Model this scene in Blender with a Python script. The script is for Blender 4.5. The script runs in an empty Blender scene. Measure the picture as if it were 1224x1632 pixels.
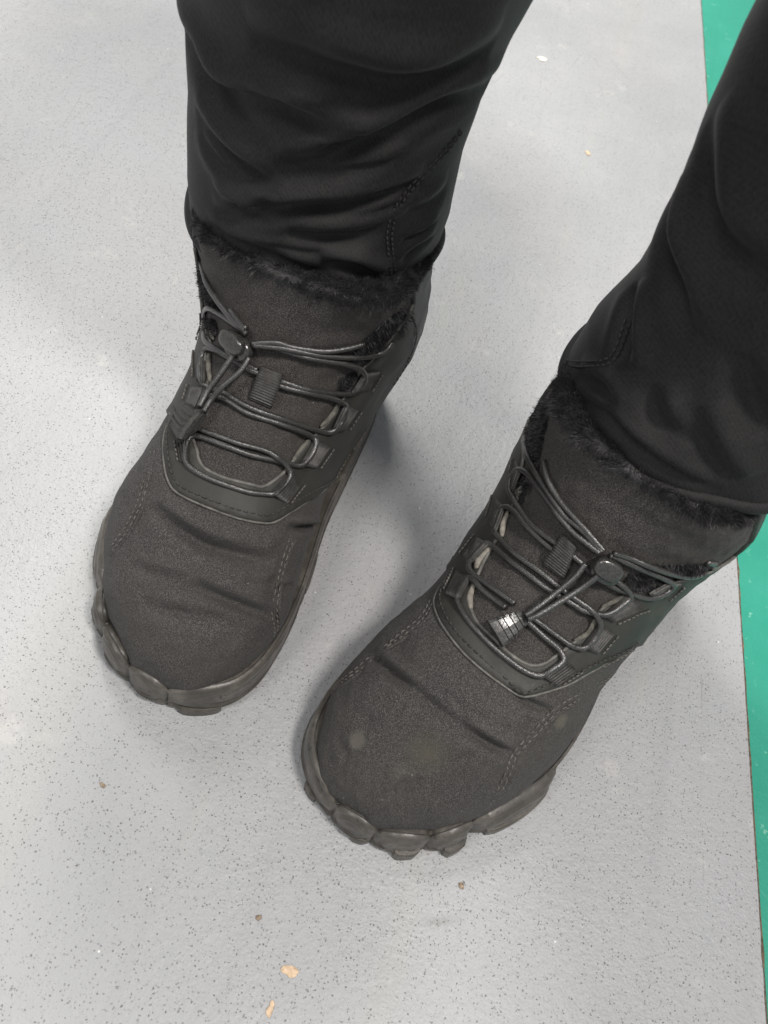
import bpy, math, random
import numpy as np
from mathutils import Vector, Matrix
from mathutils.bvhtree import BVHTree
from mathutils.geometry import delaunay_2d_cdt

random.seed(7); rng = np.random.default_rng(7)
SC = bpy.context.scene
COL = SC.collection

# ------------------------------------------------------------------ camera
# measured from the photograph: 35 deg off plumb, rolled 19.5 deg, 28 mm-equivalent lens
CF = 1360.15                                   # focal length in units of the 1224 x 1632 picture
CAM_FW = np.array([0.0, 0.57366063, -0.81909308])
CAM_RT = np.array([0.94257242, 0.2735786, 0.19160371])
CAM_UP = np.array([-0.33400184, 0.77205455, 0.54071669])
CAM_C = np.array([0.0, -0.30304985, 0.43270537])
cd = bpy.data.cameras.new('camera'); camera = bpy.data.objects.new('camera', cd); COL.objects.link(camera)
M = Matrix.Identity(4)
for i in range(3):
    M[i][0] = CAM_RT[i]; M[i][1] = CAM_UP[i]; M[i][2] = -CAM_FW[i]; M[i][3] = CAM_C[i]
camera.matrix_world = M
cd.sensor_fit = 'VERTICAL'; cd.sensor_height = 36.0; cd.sensor_width = 27.0
cd.lens = 36.0 * CF / 1632.0
cd.clip_start = 0.01; cd.clip_end = 50
cd.dof.use_dof = True; cd.dof.focus_distance = 0.47; cd.dof.aperture_fstop = 16.0
SC.camera = camera

# ------------------------------------------------------------------ light (indoor ceiling panels, plus an added front fill)
w = bpy.data.worlds.new('World'); SC.world = w; w.use_nodes = True
w.node_tree.nodes['Background'].inputs[0].default_value = (0.95, 0.97, 1.0, 1)
w.node_tree.nodes['Background'].inputs[1].default_value = 0.42
def panel(name, loc, target, sx, sy, power, col):
    ld = bpy.data.lights.new(name, 'AREA'); ld.shape = 'RECTANGLE'; ld.size = sx; ld.size_y = sy
    ld.energy = power; ld.color = col
    o = bpy.data.objects.new(name, ld); COL.objects.link(o); o.location = loc
    d = Vector(target) - Vector(loc); o.rotation_euler = d.to_track_quat('-Z', 'Y').to_euler()
    return o
panel('ceiling_lamp_back', (-0.35, 1.05, 2.3), (0, 0, 0), 0.34, 0.34, 38, (1.0, 0.97, 0.92))
panel('ceiling_lamp_left', (-1.20, 1.75, 2.3), (0, 0, 0), 0.75, 0.75, 31, (1.0, 0.98, 0.94))
panel('ceiling_lamp_right', (0.75, -0.45, 2.3), (0, 0, 0), 0.36, 0.36, 40, (1.0, 0.95, 0.90))
panel('fill_lamp_front', (-0.95, -1.00, 2.3), (0, 0, 0), 0.60, 0.60, 17, (1.0, 0.97, 0.93))  # added fill from the front left, thins the shadows of the other lamps
SC.view_settings.view_transform = 'Standard'; SC.view_settings.look = 'None'
SC.view_settings.exposure = 0.10; SC.view_settings.gamma = 1.0
SC.cycles.use_denoising = True

# ------------------------------------------------------------------ helpers
def tag(o, label=None, cat=None, group=None, kind=None):
    for k, v in (('label', label), ('category', cat), ('group', group), ('kind', kind)):
        if v: o[k] = v
    return o
def empty(name, mat):
    o = bpy.data.objects.new(name, None); COL.objects.link(o); o.matrix_world = mat
    o.empty_display_size = 0.02
    return o
def build(name, V, F, mat, parent=None, smooth=True):
    """V are world points; they are stored in the parent's frame."""
    V = np.asarray(V, float)
    root = parent
    while root is not None and root.parent is not None: root = root.parent
    if root is not None:
        inv = np.array(root.matrix_world.inverted()); V = V @ inv[:3, :3].T + inv[:3, 3]
    me = bpy.data.meshes.new(name); me.from_pydata(V.tolist(), [], [tuple(int(i) for i in f) for f in F])
    me.update()
    if smooth: me.polygons.foreach_set('use_smooth', [True] * len(me.polygons))
    o = bpy.data.objects.new(name, me); COL.objects.link(o); me.materials.append(mat)
    if parent is not None: o.parent = parent
    return o
def spline(P, step):
    P = np.asarray(P, float)
    if len(P) < 2: return P
    if len(P) == 2:
        n = max(2, int(np.linalg.norm(P[1] - P[0]) / step) + 1); return P[0] + (P[1] - P[0]) * np.linspace(0, 1, n)[:, None]
    out = []
    for i in range(len(P) - 1):
        p0 = P[max(i - 1, 0)]; p1 = P[i]; p2 = P[i + 1]; p3 = P[min(i + 2, len(P) - 1)]
        n = max(2, int(np.linalg.norm(p2 - p1) / step) + 1)
        u = np.linspace(0, 1, n, endpoint=False)[:, None]
        out.append(.5 * (2 * p1 + (-p0 + p2) * u + (2 * p0 - 5 * p1 + 4 * p2 - p3) * u ** 2 + (-p0 + 3 * p1 - 3 * p2 + p3) * u ** 3))
    out.append(P[-1:]); return np.concatenate(out)
def tube(P, r, seg=8, taper=0.0):
    P = np.asarray(P, float); n = len(P); V = []; F = []
    T = np.gradient(P, axis=0); T /= np.linalg.norm(T, axis=1)[:, None] + 1e-12
    a = np.array([0, 0, 1.0]); a = a - T[0] * (a @ T[0])
    if np.linalg.norm(a) < 1e-3: a = np.array([1.0, 0, 0]) - T[0] * T[0][0]
    a /= np.linalg.norm(a)
    for i in range(n):
        a = a - T[i] * (a @ T[i]); a /= np.linalg.norm(a) + 1e-12
        b = np.cross(T[i], a); rr = r[i] if np.ndim(r) else r
        for k in range(seg):
            t = 2 * math.pi * k / seg; V.append(P[i] + rr * (math.cos(t) * a + math.sin(t) * b))
    for i in range(n - 1):
        for k in range(seg):
            F.append((i * seg + k, i * seg + (k + 1) % seg, (i + 1) * seg + (k + 1) % seg, (i + 1) * seg + k))
    F.append(tuple(range(seg))[::-1]); F.append(tuple((n - 1) * seg + k for k in range(seg)))
    return V, F
def join(parts):
    V = []; F = []
    for v, f in parts:
        b = len(V); V.extend(list(v)); F.extend([tuple(i + b for i in g) for g in f])
    return V, F
def ray_dir(px, py):
    d = CAM_FW * CF + CAM_RT * (px - 612) + CAM_UP * (816 - py); return d / np.linalg.norm(d)
def floor_at(px, py, z=0.0):
    d = ray_dir(px, py); return CAM_C + d * ((z - CAM_C[2]) / d[2])
class Skin:
    """a closed grid surface in the world; points seen in the photograph are looked up on it"""
    def __init__(s, V, flip):
        s.V = V; s.nv, s.nu, _ = V.shape; s.F = []
        for k in range(s.nv - 1):
            for j in range(s.nu):
                q = (k * s.nu + j, k * s.nu + (j + 1) % s.nu, (k + 1) * s.nu + (j + 1) % s.nu, (k + 1) * s.nu + j)
                s.F.append(q[::-1] if flip else q)
        s.flip = flip; s.renew()
    def renew(s):
        s.bvh = BVHTree.FromPolygons([tuple(v) for v in s.V.reshape(-1, 3)], s.F)
        V = s.V; du = np.roll(V, -1, 1) - np.roll(V, 1, 1); dv = np.gradient(V, axis=0)
        N = np.cross(du, dv); N /= np.linalg.norm(N, axis=2)[..., None] + 1e-12
        s.N = -N if s.flip else N
    def hit(s, px, py):
        d = ray_dir(px, py)
        loc, nor, idx, dist = s.bvh.ray_cast(Vector(CAM_C), Vector(d))
        if loc is None:
            best = None
            for t in np.arange(0.25, 0.8, 0.004):
                q = s.bvh.find_nearest(Vector(CAM_C + d * t))
                if best is None or q[3] < best[3]: best = q
            loc, nor, idx = best[0], best[1], best[2]
        k, j = divmod(idx, s.nu)
        return np.array(loc), s.N[k, j], (k, j)
    def on(s, px, py, h):
        p, n, _ = s.hit(px, py); d = ray_dir(px, py)
        return p - d * (h / max(.42, -float(d @ n)))
    def uv(s, px, py):
        p, n, (k, j) = s.hit(px, py)
        a = s.V[k, j]; e1 = s.V[k, (j + 1) % s.nu] - a; e2 = s.V[k + 1, j] - a
        A = np.array([[e1 @ e1, e1 @ e2], [e1 @ e2, e2 @ e2]]); b = np.array([(p - a) @ e1, (p - a) @ e2])
        x = np.linalg.solve(A + np.eye(2) * 1e-14, b)
        u = (j + float(np.clip(x[0], 0, 1))) / s.nu; v = (k + float(np.clip(x[1], 0, 1))) / (s.nv - 1)
        return (u - 1 if u > .5 else u), v
    def at(s, u, v):
        x = (u % 1.0) * s.nu; y = min(max(v, 0), 1) * (s.nv - 1)
        j = int(x); fx = x - j; k = min(int(y), s.nv - 2); fy = y - k
        j0 = j % s.nu; j1 = (j + 1) % s.nu
        f = lambda G: (G[k, j0] * (1 - fx) + G[k, j1] * fx) * (1 - fy) + (G[k + 1, j0] * (1 - fx) + G[k + 1, j1] * fx) * fy
        n = f(s.N); return f(s.V), n / (np.linalg.norm(n) + 1e-12)
def seg_dist(P, L):
    """distance of each point P to polyline L, with the signed side along 'down the image'"""
    best = np.full(len(P), 1e9); side = np.zeros(len(P)); frac = np.zeros(len(P)); n = len(L) - 1
    for i in range(n):
        a, b = L[i], L[i + 1]; ab = b - a; t = np.clip(((P - a) @ ab) / (ab @ ab + 1e-12), 0, 1)
        d = P - (a + t[:, None] * ab); dd = np.linalg.norm(d, axis=1); m = dd < best
        best[m] = dd[m]; side[m] = -(np.cross(ab, d[m]) @ (CAM_C - a)); frac[m] = (i + t[m]) / n
    return best, np.sign(side), frac
def crease(skin, px, depth, width, ridge=0.5):
    L = np.array([skin.hit(*p)[0] for p in px]); L = spline(L, 0.004)
    P = skin.V.reshape(-1, 3); N = skin.N.reshape(-1, 3)
    m = np.where(((P > L.min(0) - 4 * width) & (P < L.max(0) + 4 * width)).all(1))[0]
    if len(m) == 0: return
    d, s, fr = seg_dist(P[m], L); x = d * s
    env = np.sin(np.pi * np.clip(fr, 0.0, 1.0)) ** .8
    h = -depth * np.exp(-(x / width) ** 2) + .45 * ridge * depth * np.exp(-((x - 2.0 * width) / (1.2 * width)) ** 2) + 1.1 * ridge * depth * np.exp(-((x + 1.7 * width) / (1.1 * width)) ** 2)
    P[m] += N[m] * (h * env)[:, None]
    skin.V = P.reshape(skin.V.shape)
def inside(poly, x, y):
    c = False; n = len(poly); j = n - 1
    for i in range(n):
        xi, yi = poly[i]; xj, yj = poly[j]
        if (yi > y) != (yj > y) and x < (xj - xi) * (y - yi) / (yj - yi + 1e-15) + xi: c = not c
        j = i
    return c

def inside_many(poly, X, Y):
    poly = np.asarray(poly); c = np.zeros(len(X), bool); n = len(poly)
    for i in range(n):
        xi, yi = poly[i]; xj, yj = poly[i - 1]
        c ^= ((yi > Y) != (yj > Y)) & (X < (xj - xi) * (Y - yi) / (yj - yi + 1e-15) + xi)
    return c

# ------------------------------------------------------------------ materials
def new_mat(name):
    m = bpy.data.materials.new(name); m.use_nodes = True
    nt = m.node_tree; b = nt.nodes['Principled BSDF']; return m, nt, b
def node(nt, t, **kw):
    n = nt.nodes.new(t)
    for k, v in kw.items():
        if k in n.inputs: n.inputs[k].default_value = v
        else: setattr(n, k, v)
    return n
def coords(nt): return nt.nodes.new('ShaderNodeTexCoord').outputs['Object']
def noise(nt, co, scale, detail=2, rough=.5):
    n = node(nt, 'ShaderNodeTexNoise', Scale=scale, Detail=detail, Roughness=rough); nt.links.new(co, n.inputs['Vector']); return n.outputs['Fac']
def ramp(nt, fac, stops):
    r = nt.nodes.new('ShaderNodeValToRGB'); e = r.color_ramp.elements
    while len(e) < len(stops): e.new(0.5)
    for i, (p, c) in enumerate(stops):
        e[i].position = p; e[i].color = (*c, 1) if len(c) == 3 else c
    nt.links.new(fac, r.inputs['Fac']); return r.outputs['Color']
def mixc(nt, fac, a, b, mode='MIX'):
    n = nt.nodes.new('ShaderNodeMix'); n.data_type = 'RGBA'; n.blend_type = mode
    for s, v in ((n.inputs[0], fac), (n.inputs[6], a), (n.inputs[7], b)):
        if hasattr(v, 'is_output'): nt.links.new(v, s)
        else: s.default_value = v if not isinstance(v, tuple) or len(v) == 4 else (*v, 1)
    return n.outputs[2]
def math_n(nt, op, a, b=0.0, clamp=False):
    n = nt.nodes.new('ShaderNodeMath'); n.operation = op; n.use_clamp = clamp
    for s, v in ((n.inputs[0], a), (n.inputs[1], b)):
        if hasattr(v, 'is_output'): nt.links.new(v, s)
        else: s.default_value = v
    return n.outputs[0]
def bump(nt, b, h, dist, strength=1.0):
    n = node(nt, 'ShaderNodeBump', Distance=dist, Strength=strength); nt.links.new(h, n.inputs['Height']); nt.links.new(n.outputs[0], b.inputs['Normal']); return n

def mat_softshell(name, stains=(), tone=(1, 1, 1)):
    m, nt, b = new_mat(name); co = coords(nt)
    f = noise(nt, co, 2000, 2, .65); l = noise(nt, co, 28, 3)
    c = ramp(nt, f, [(.30, (.0155, .0148, .0145)), (.5, (.0445, .0418, .0404)), (.70, (.148, .140, .135))])
    d = noise(nt, co, 12, 4, .6)
    c = mixc(nt, ramp(nt, l, [(.42, (0, 0, 0)), (.75, (.42,) * 3)]), c, (.062, .056, .050))
    c = mixc(nt, ramp(nt, d, [(.50, (0, 0, 0)), (.72, (.30,) * 3)]), c, (.075, .069, .058))
    lint = node(nt, 'ShaderNodeTexVoronoi', Scale=150); nt.links.new(co, lint.inputs['Vector'])
    ls = nt.nodes.new('ShaderNodeSeparateColor'); nt.links.new(lint.outputs['Color'], ls.inputs[0])
    c = mixc(nt, math_n(nt, 'MULTIPLY', ramp(nt, lint.outputs['Distance'], [(.04, (.55,) * 3), (.07, (0, 0, 0))]), math_n(nt, 'GREATER_THAN', ls.outputs[0], .8)), c, (.30, .29, .27))
    for (p, r, col, amt, soft) in stains:
        sub = nt.nodes.new('ShaderNodeVectorMath'); sub.operation = 'SUBTRACT'; nt.links.new(co, sub.inputs[0]); sub.inputs[1].default_value = tuple(p)
        ln = nt.nodes.new('ShaderNodeVectorMath'); ln.operation = 'LENGTH'; nt.links.new(sub.outputs[0], ln.inputs[0])
        wob = math_n(nt, 'ADD', ln.outputs['Value'], math_n(nt, 'MULTIPLY', math_n(nt, 'SUBTRACT', noise(nt, co, 700, 4, .7), .5), r * .6))
        k = math_n(nt, 'DIVIDE', math_n(nt, 'SUBTRACT', r, wob), r * soft, True)
        c = mixc(nt, math_n(nt, 'MULTIPLY', k, amt), c, col)
    c = mixc(nt, 1.0, c, tone, 'MULTIPLY')
    nt.links.new(c, b.inputs['Base Color']); b.inputs['Roughness'].default_value = .85
    b.inputs['Specular IOR Level'].default_value = .25
    b.inputs['Sheen Weight'].default_value = .04; b.inputs['Sheen Roughness'].default_value = .5
    bump(nt, b, f, .0004, .8); return m
def mat_simple(name, col, rough, spec=.5, nscale=60, var=.35, bscale=900, bdist=.0003, sheen=0):
    m, nt, b = new_mat(name); co = coords(nt)
    l = noise(nt, co, nscale, 4, .6)
    lo = tuple(x * (1 - var) for x in col); hi = tuple(x * (1 + var) for x in col)
    nt.links.new(ramp(nt, l, [(.3, lo), (.7, hi)]), b.inputs['Base Color'])
    b.inputs['Roughness'].default_value = rough; b.inputs['Specular IOR Level'].default_value = spec
    if sheen: b.inputs['Sheen Weight'].default_value = sheen
    bump(nt, b, noise(nt, co, bscale, 3), bdist); return m
def mat_leather():
    m, nt, b = new_mat('synthetic_leather'); co = coords(nt)
    l = noise(nt, co, 45, 4, .6); s = noise(nt, co, 420, 2, .6)
    c = ramp(nt, l, [(.3, (.030, .030, .0275)), (.55, (.043, .0425, .038)), (.75, (.070, .066, .057))])
    c = mixc(nt, ramp(nt, s, [(.68, (0, 0, 0)), (.8, (.6, .6, .6))]), c, (.12, .115, .10))
    nt.links.new(c, b.inputs['Base Color'])
    nt.links.new(ramp(nt, l, [(.3, (.46,) * 3), (.7, (.62,) * 3)]), b.inputs['Roughness'])
    b.inputs['Specular IOR Level'].default_value = .3
    bump(nt, b, noise(nt, co, 1400, 3), .00018); return m
def mat_rubber():
    m, nt, b = new_mat('scuffed_rubber'); co = coords(nt)
    l = noise(nt, co, 55, 5, .65); g = noise(nt, co, 230, 3, .6)
    c = ramp(nt, l, [(.28, (.038, .034, .029)), (.5, (.078, .070, .060)), (.72, (.165, .150, .128))])
    c = mixc(nt, ramp(nt, g, [(.62, (0, 0, 0)), (.7, (.75,) * 3)]), c, (.05, .043, .036))
    d = noise(nt, co, 75, 3, .7)
    c = mixc(nt, ramp(nt, d, [(.66, (0, 0, 0)), (.70, (.9,) * 3)]), c, (.022, .02, .018))
    nt.links.new(c, b.inputs['Base Color']); b.inputs['Roughness'].default_value = .38
    b.inputs['Specular IOR Level'].default_value = .5
    bump(nt, b, l, .0009, .6); return m
def mat_trouser():
    m, nt, b = new_mat('black_knit'); co = coords(nt)
    mp = node(nt, 'ShaderNodeMapping'); mp.inputs['Scale'].default_value = (1, 1, .35); nt.links.new(co, mp.inputs[0])
    f = noise(nt, mp.outputs[0], 1300, 2, .6); l = noise(nt, co, 22, 3)
    c = ramp(nt, f, [(.35, (.0048, .0048, .0050)), (.7, (.019, .0187, .0188))])
    wv = node(nt, 'ShaderNodeTexWave', Scale=230.0, Distortion=1.2, Detail=1.0); wv.bands_direction = 'DIAGONAL'; nt.links.new(co, wv.inputs['Vector'])
    wv.inputs['Detail Scale'].default_value = 2.0
    c = mixc(nt, math_n(nt, 'MULTIPLY', wv.outputs['Fac'], .35), c, (.021, .0207, .0205))
    c = mixc(nt, math_n(nt, 'MULTIPLY', l, .3), c, (.022, .0215, .021))
    nt.links.new(c, b.inputs['Base Color']); b.inputs['Roughness'].default_value = .70
    b.inputs['Specular IOR Level'].default_value = .30
    b.inputs['Sheen Weight'].default_value = .05; b.inputs['Sheen Roughness'].default_value = .4
    bump(nt, b, f, .0003, .6); return m
def mat_cord():
    m, nt, b = new_mat('elastic_cord'); co = coords(nt)
    f = noise(nt, co, 1700, 2, .6)
    nt.links.new(ramp(nt, f, [(.35, (.010, .0098, .0095)), (.65, (.058, .056, .053))]), b.inputs['Base Color'])
    b.inputs['Roughness'].default_value = .30; b.inputs['Specular IOR Level'].default_value = 1.0
    bump(nt, b, f, .0002); return m
def mat_fur():
    m, nt, b = new_mat('black_pile'); co = coords(nt)
    f = noise(nt, co, 160, 2)
    nt.links.new(ramp(nt, f, [(.35, (.004, .004, .0045)), (.7, (.026, .0255, .027))]), b.inputs['Base Color'])
    b.inputs['Roughness'].default_value = .5; b.inputs['Specular IOR Level'].default_value = .5
    b.inputs['Sheen Weight'].default_value = .15; return m
def mat_plastic(name='black_plastic', rough=.24, spec=.9):
    m, nt, b = new_mat(name); co = coords(nt)
    f = noise(nt, co, 900, 2)
    nt.links.new(ramp(nt, f, [(.3, (.02, .02, .019)), (.8, (.06, .058, .054))]), b.inputs['Base Color'])
    b.inputs['Roughness'].default_value = rough; b.inputs['Specular IOR Level'].default_value = spec
    bump(nt, b, f, .00006); return m
def mat_floor(name, base, tint, green=False):
    m, nt, b = new_mat(name); co = coords(nt)
    # broad mottling
    big = noise(nt, co, 3.2, 4, .55); mid = noise(nt, co, 17, 4, .6)
    hi = tuple(min(1, x * 1.07) for x in base); lo = tuple(x * .90 for x in base)
    c = ramp(nt, big, [(.32, lo), (.68, hi)])
    c = mixc(nt, ramp(nt, mid, [(.45, (0, 0, 0)), (.7, (.28,) * 3)]), c, tint)
    if not green:
        c = mixc(nt, ramp(nt, noise(nt, co, 4.3, 3), [(.5, (0, 0, 0)), (.72, (.4,) * 3)]), c, (.405, .378, .385))
        mpy = node(nt, 'ShaderNodeMapping'); mpy.inputs['Rotation'].default_value = (0, 0, math.radians(-14)); mpy.inputs['Scale'].default_value = (16, 1.6, 1); mpy.inputs['Location'].default_value = (4.2, 1.3, 0); nt.links.new(co, mpy.inputs[0])
        c = mixc(nt, ramp(nt, noise(nt, mpy.outputs[0], 1.0, 4, .6), [(.54, (0, 0, 0)), (.74, (.30,) * 3)]), c, (.40, .39, .335))
    # long faint wheel streaks
    mp = node(nt, 'ShaderNodeMapping'); mp.inputs['Rotation'].default_value = (0, 0, math.radians(-12)); mp.inputs['Scale'].default_value = (60, 2.0, 1); nt.links.new(co, mp.inputs[0])
    st = noise(nt, mp.outputs[0], 1.0, 3)
    c = mixc(nt, ramp(nt, st, [(.54, (0, 0, 0)), (.75, (.28,) * 3)]), c, tuple(x * .82 for x in base))
    h0 = noise(nt, co, 620, 2, .55)
    if not green:
        wn = node(nt, 'ShaderNodeTexNoise', Scale=700.0, Detail=2.0); nt.links.new(co, wn.inputs['Vector'])
        wv_ = nt.nodes.new('ShaderNodeVectorMath'); wv_.operation = 'MULTIPLY_ADD'; nt.links.new(wn.outputs['Color'], wv_.inputs[0]); wv_.inputs[1].default_value = (.0016, .0016, 0); nt.links.new(co, wv_.inputs[2]); warp = wv_.outputs[0]
        for sc, th0, th1, amt, dens in ((600, .16, .24, .95, 30), (290, .08, .125, .85, 9), (1000, .22, .32, .8, 45)):
            v = node(nt, 'ShaderNodeTexVoronoi', Scale=sc); v.inputs['Randomness'].default_value = 1; nt.links.new(warp, v.inputs['Vector'])
            mk = ramp(nt, v.outputs['Distance'], [(th0 * .7, (1, 1, 1)), (th1, (0, 0, 0))])
            sel = nt.nodes.new('ShaderNodeSeparateColor'); nt.links.new(v.outputs['Color'], sel.inputs[0])
            cl = ramp(nt, noise(nt, co, dens, 4, .65), [(.32, (0, 0, 0)), (.68, (1, 1, 1))])
            keep = math_n(nt, 'GREATER_THAN', math_n(nt, 'MULTIPLY', sel.outputs[0], math_n(nt, 'ADD', cl, .38)), .34)
            fac = math_n(nt, 'MULTIPLY', math_n(nt, 'MULTIPLY', mk, keep), math_n(nt, 'MULTIPLY', sel.outputs[1], amt))
            c = mixc(nt, fac, c, (.13, .125, .118))
            if sc == 600: pit = math_n(nt, 'MULTIPLY', mk, keep)
        # pale scuffs and thin dark scratches
        sc1 = noise(nt, co, 34, 5, .7); sc2 = noise(nt, co, 5, 2)
        c = mixc(nt, math_n(nt, 'MULTIPLY', ramp(nt, sc1, [(.60, (0, 0, 0)), (.66, (.45,) * 3)]), ramp(nt, sc2, [(.45, (0, 0, 0)), (.6, (1, 1, 1))])), c, (.50, .495, .475))
        for rot, sx, off in ((-9, 9, .0), (24, 5, 3.7)):
            mp2 = node(nt, 'ShaderNodeMapping'); mp2.inputs['Rotation'].default_value = (0, 0, math.radians(rot)); mp2.inputs['Location'].default_value = (off, off * 2, 0); mp2.inputs['Scale'].default_value = (sx * 3, sx * .35, 1); nt.links.new(co, mp2.inputs[0])
            v2 = node(nt, 'ShaderNodeTexVoronoi', Scale=1.0); v2.feature = 'DISTANCE_TO_EDGE'; nt.links.new(mp2.outputs[0], v2.inputs['Vector'])
            br = noise(nt, co, 9 + off, 3)
            c = mixc(nt, math_n(nt, 'MULTIPLY', ramp(nt, v2.outputs['Distance'], [(.0012, (.5,) * 3), (.0035, (0, 0, 0))]), ramp(nt, br, [(.60, (0, 0, 0)), (.68, (1, 1, 1))])), c, (.20, .195, .185))
        v = node(nt, 'ShaderNodeTexVoronoi', Scale=95); nt.links.new(co, v.inputs['Vector'])
        sel = nt.nodes.new('ShaderNodeSeparateColor'); nt.links.new(v.outputs['Color'], sel.inputs[0])
        fac = math_n(nt, 'MULTIPLY', ramp(nt, v.outputs['Distance'], [(.03, (1, 1, 1)), (.06, (0, 0, 0))]), math_n(nt, 'GREATER_THAN', sel.outputs[0], .9))
        c = mixc(nt, fac, c, (.70, .70, .67))
    else:
        wsp = noise(nt, co, 120, 3, .7)
        c = mixc(nt, ramp(nt, wsp, [(.64, (0, 0, 0)), (.74, (.6,) * 3)]), c, (.32, .60, .48))
        pit = h0
    nt.links.new(c, b.inputs['Base Color'])
    nt.links.new(ramp(nt, mid, [(.3, (.36,) * 3), (.7, (.52,) * 3)]), b.inputs['Roughness'])
    b.inputs['Specular IOR Level'].default_value = .32
    h = math_n(nt, 'SUBTRACT', math_n(nt, 'ADD', math_n(nt, 'MULTIPLY', h0, .6), math_n(nt, 'MULTIPLY', noise(nt, co, 210, 3), .9)), math_n(nt, 'MULTIPLY', pit, .0 if green else .5))
    bump(nt, b, h, .0007, .5 if green else .95); return m

LEATHER = mat_leather(); RUBBER = mat_rubber(); KNIT = mat_trouser(); CORD = mat_cord(); FUR = mat_fur(); PLASTIC = mat_plastic(); MATTE = mat_plastic('worn_plastic', .58, .3)
WEB = mat_simple('webbing', (.048, .046, .043), .46, .6, 300, .4, 1500, .0002)
THREAD = mat_simple('thread', (.125, .117, .107), .7, .3, 200, .4)
DTHREAD = mat_simple('dark_thread', (.055, .052, .048), .6, .3, 200, .4)
FOAMD = mat_simple('dark_edge_foam', (.12, .115, .10), .8, .3, 300, .5, 900, .0004)
FOAM = mat_simple('raw_edge_foam', (.25, .23, .20), .85, .2, 300, .35, 900, .0004)
EDGE = mat_simple('cut_leather_edge', (.13, .125, .115), .6, .4, 300, .4)

# ------------------------------------------------------------------ floor
def sheet(name, pts, z, mat, thick=None, kind='structure'):
    n = len(pts); V = [(x, y, z) for x, y in pts]; F = [tuple(range(n))]
    if thick:
        V += [(x, y, z - thick) for x, y in pts]; F += [(i, i + n, (i + 1) % n + n, (i + 1) % n) for i in range(n)]
    o = build(name, V, F, mat, None, False); tag(o, kind=kind); return o
FLOOR = mat_floor('grey_floor_paint', (.352, .360, .368), (.39, .392, .388))
GREEN = mat_floor('green_floor_paint', (.028, .285, .20), (.06, .35, .27), True)
A = floor_at(1117, 0)[:2]; B = floor_at(1222, 1632)[:2]
ed = (B - A) / np.linalg.norm(B - A); E0 = A - ed * 2.0; E1 = B + ed * 1.5; nr = np.array([-ed[1], ed[0]])
if nr[0] < 0: nr = -nr
GW = .125                                             # width of the painted green band
F0 = E0 + nr * GW; F1 = E1 + nr * GW; zf = 0.0
fp = [(-3, E0[1]), tuple(E0), tuple(E1), (-3, E1[1])]; fq = [tuple(F0), (3, F0[1]), (3, F1[1]), tuple(F1)]
fv = [(x, y, 0) for x, y in fp + fq]; fv += [(x, y, -.004) for x, y, z in fv]
tag(build('floor', fv, [(3, 2, 1, 0), (7, 6, 5, 4), (1, 2, 10, 9), (4, 7, 15, 12)][:2] + [(1, 9, 10, 2), (7, 15, 12, 4)], FLOOR, None, False), 'grey speckled painted floor under the boots', kind='structure')
tag(sheet('green_floor', [tuple(E0 + nr * .0012), tuple(E1 + nr * .0012), tuple(F1 - nr * .001), tuple(F0 - nr * .001)], -.0008, GREEN, .004), 'bright green painted band beside the grey floor')
# dirty joint between the two colours
jp = []; ts = np.linspace(0, 1, 500)
V = []; F = []
for i, t in enumerate(ts):
    q = E0 + (E1 - E0) * t; wob = rng.normal(0, .00035, 2)
    V += [(*(q - nr * (abs(wob[0]) * .7)), .0003), (*(q + nr * (.0003 + abs(wob[1]))), .0003)]
F = [(2 * i, 2 * i + 1, 2 * i + 3, 2 * i + 2) for i in range(len(ts) - 1)]
DIRT = mat_simple('joint_dirt', (.13, .095, .065), .9, .2, 300, .6)
tag(build('floor_joint', V, F, DIRT, None, False), 'thin brown dirty joint line between grey and green floor', kind='structure')

# small flakes and crumbs lying on the floor
def flake(name, px, py, r, mat, label, cat, seed, h=.0009, el=1.3):
    rg = np.random.default_rng(seed); c = floor_at(px, py); n = 11; V = []
    ang = rg.uniform(0, 6.28)
    for lay, (sc, z) in enumerate(((1.0, .0002), (1.0, h * .6), (.7, h))):
        if lay == 0: prof = 1 + rg.normal(0, .16, n)
        for i in range(n):
            t = 2 * math.pi * i / n; x = math.cos(t) * r * el * prof[i] * sc; y = math.sin(t) * r / el * prof[i] * sc
            V.append((c[0] + x * math.cos(ang) - y * math.sin(ang), c[1] + x * math.sin(ang) + y * math.cos(ang), z + (0 if lay == 0 else rg.normal(0, h * .12))))
    F = [(l * n + i, l * n + (i + 1) % n, (l + 1) * n + (i + 1) % n, (l + 1) * n + i) for l in range(2) for i in range(n)] + [tuple(2 * n + i for i in range(n))]
    o = build(name, V, F, mat, None, False); tag(o, label, cat)
TAN = mat_simple('tan_chip', (.62, .47, .33), .8, .2, 500, .25); BRN = mat_simple('brown_crumb', (.27, .21, .155), .9, .2, 700, .7); WHT = mat_simple('pale_chip', (.74, .70, .60), .8, .2, 500, .15)
flake('paint_chip', 462, 1548, .0030, TAN, 'larger tan chip on the grey floor near the bottom edge', 'chip', 1)
flake('paint_chip', 431, 1607, .0022, TAN, 'narrow tan and brown chip lowest on the grey floor', 'chip', 2, el=1.6)
flake('dirt_crumb', 412, 1462, .0014, BRN, 'reddish brown crumb above the tan chips', 'crumb', 3)
flake('dirt_crumb', 163, 1251, .0013, BRN, 'small brown crumb on the floor below the left boot', 'crumb', 4)
flake('dirt_crumb', 735, 1412, .0015, BRN, 'brown flattened crumb below the toe of the right boot', 'crumb', 5)
flake('paint_chip', 863, 94, .0046, WHT, 'cream round chip on the floor beside the trouser leg', 'chip', 6, el=1.1)
flake('paint_chip', 936, 244, .0030, TAN, 'tiny orange chip on the floor between the two legs', 'chip', 8)

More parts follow.
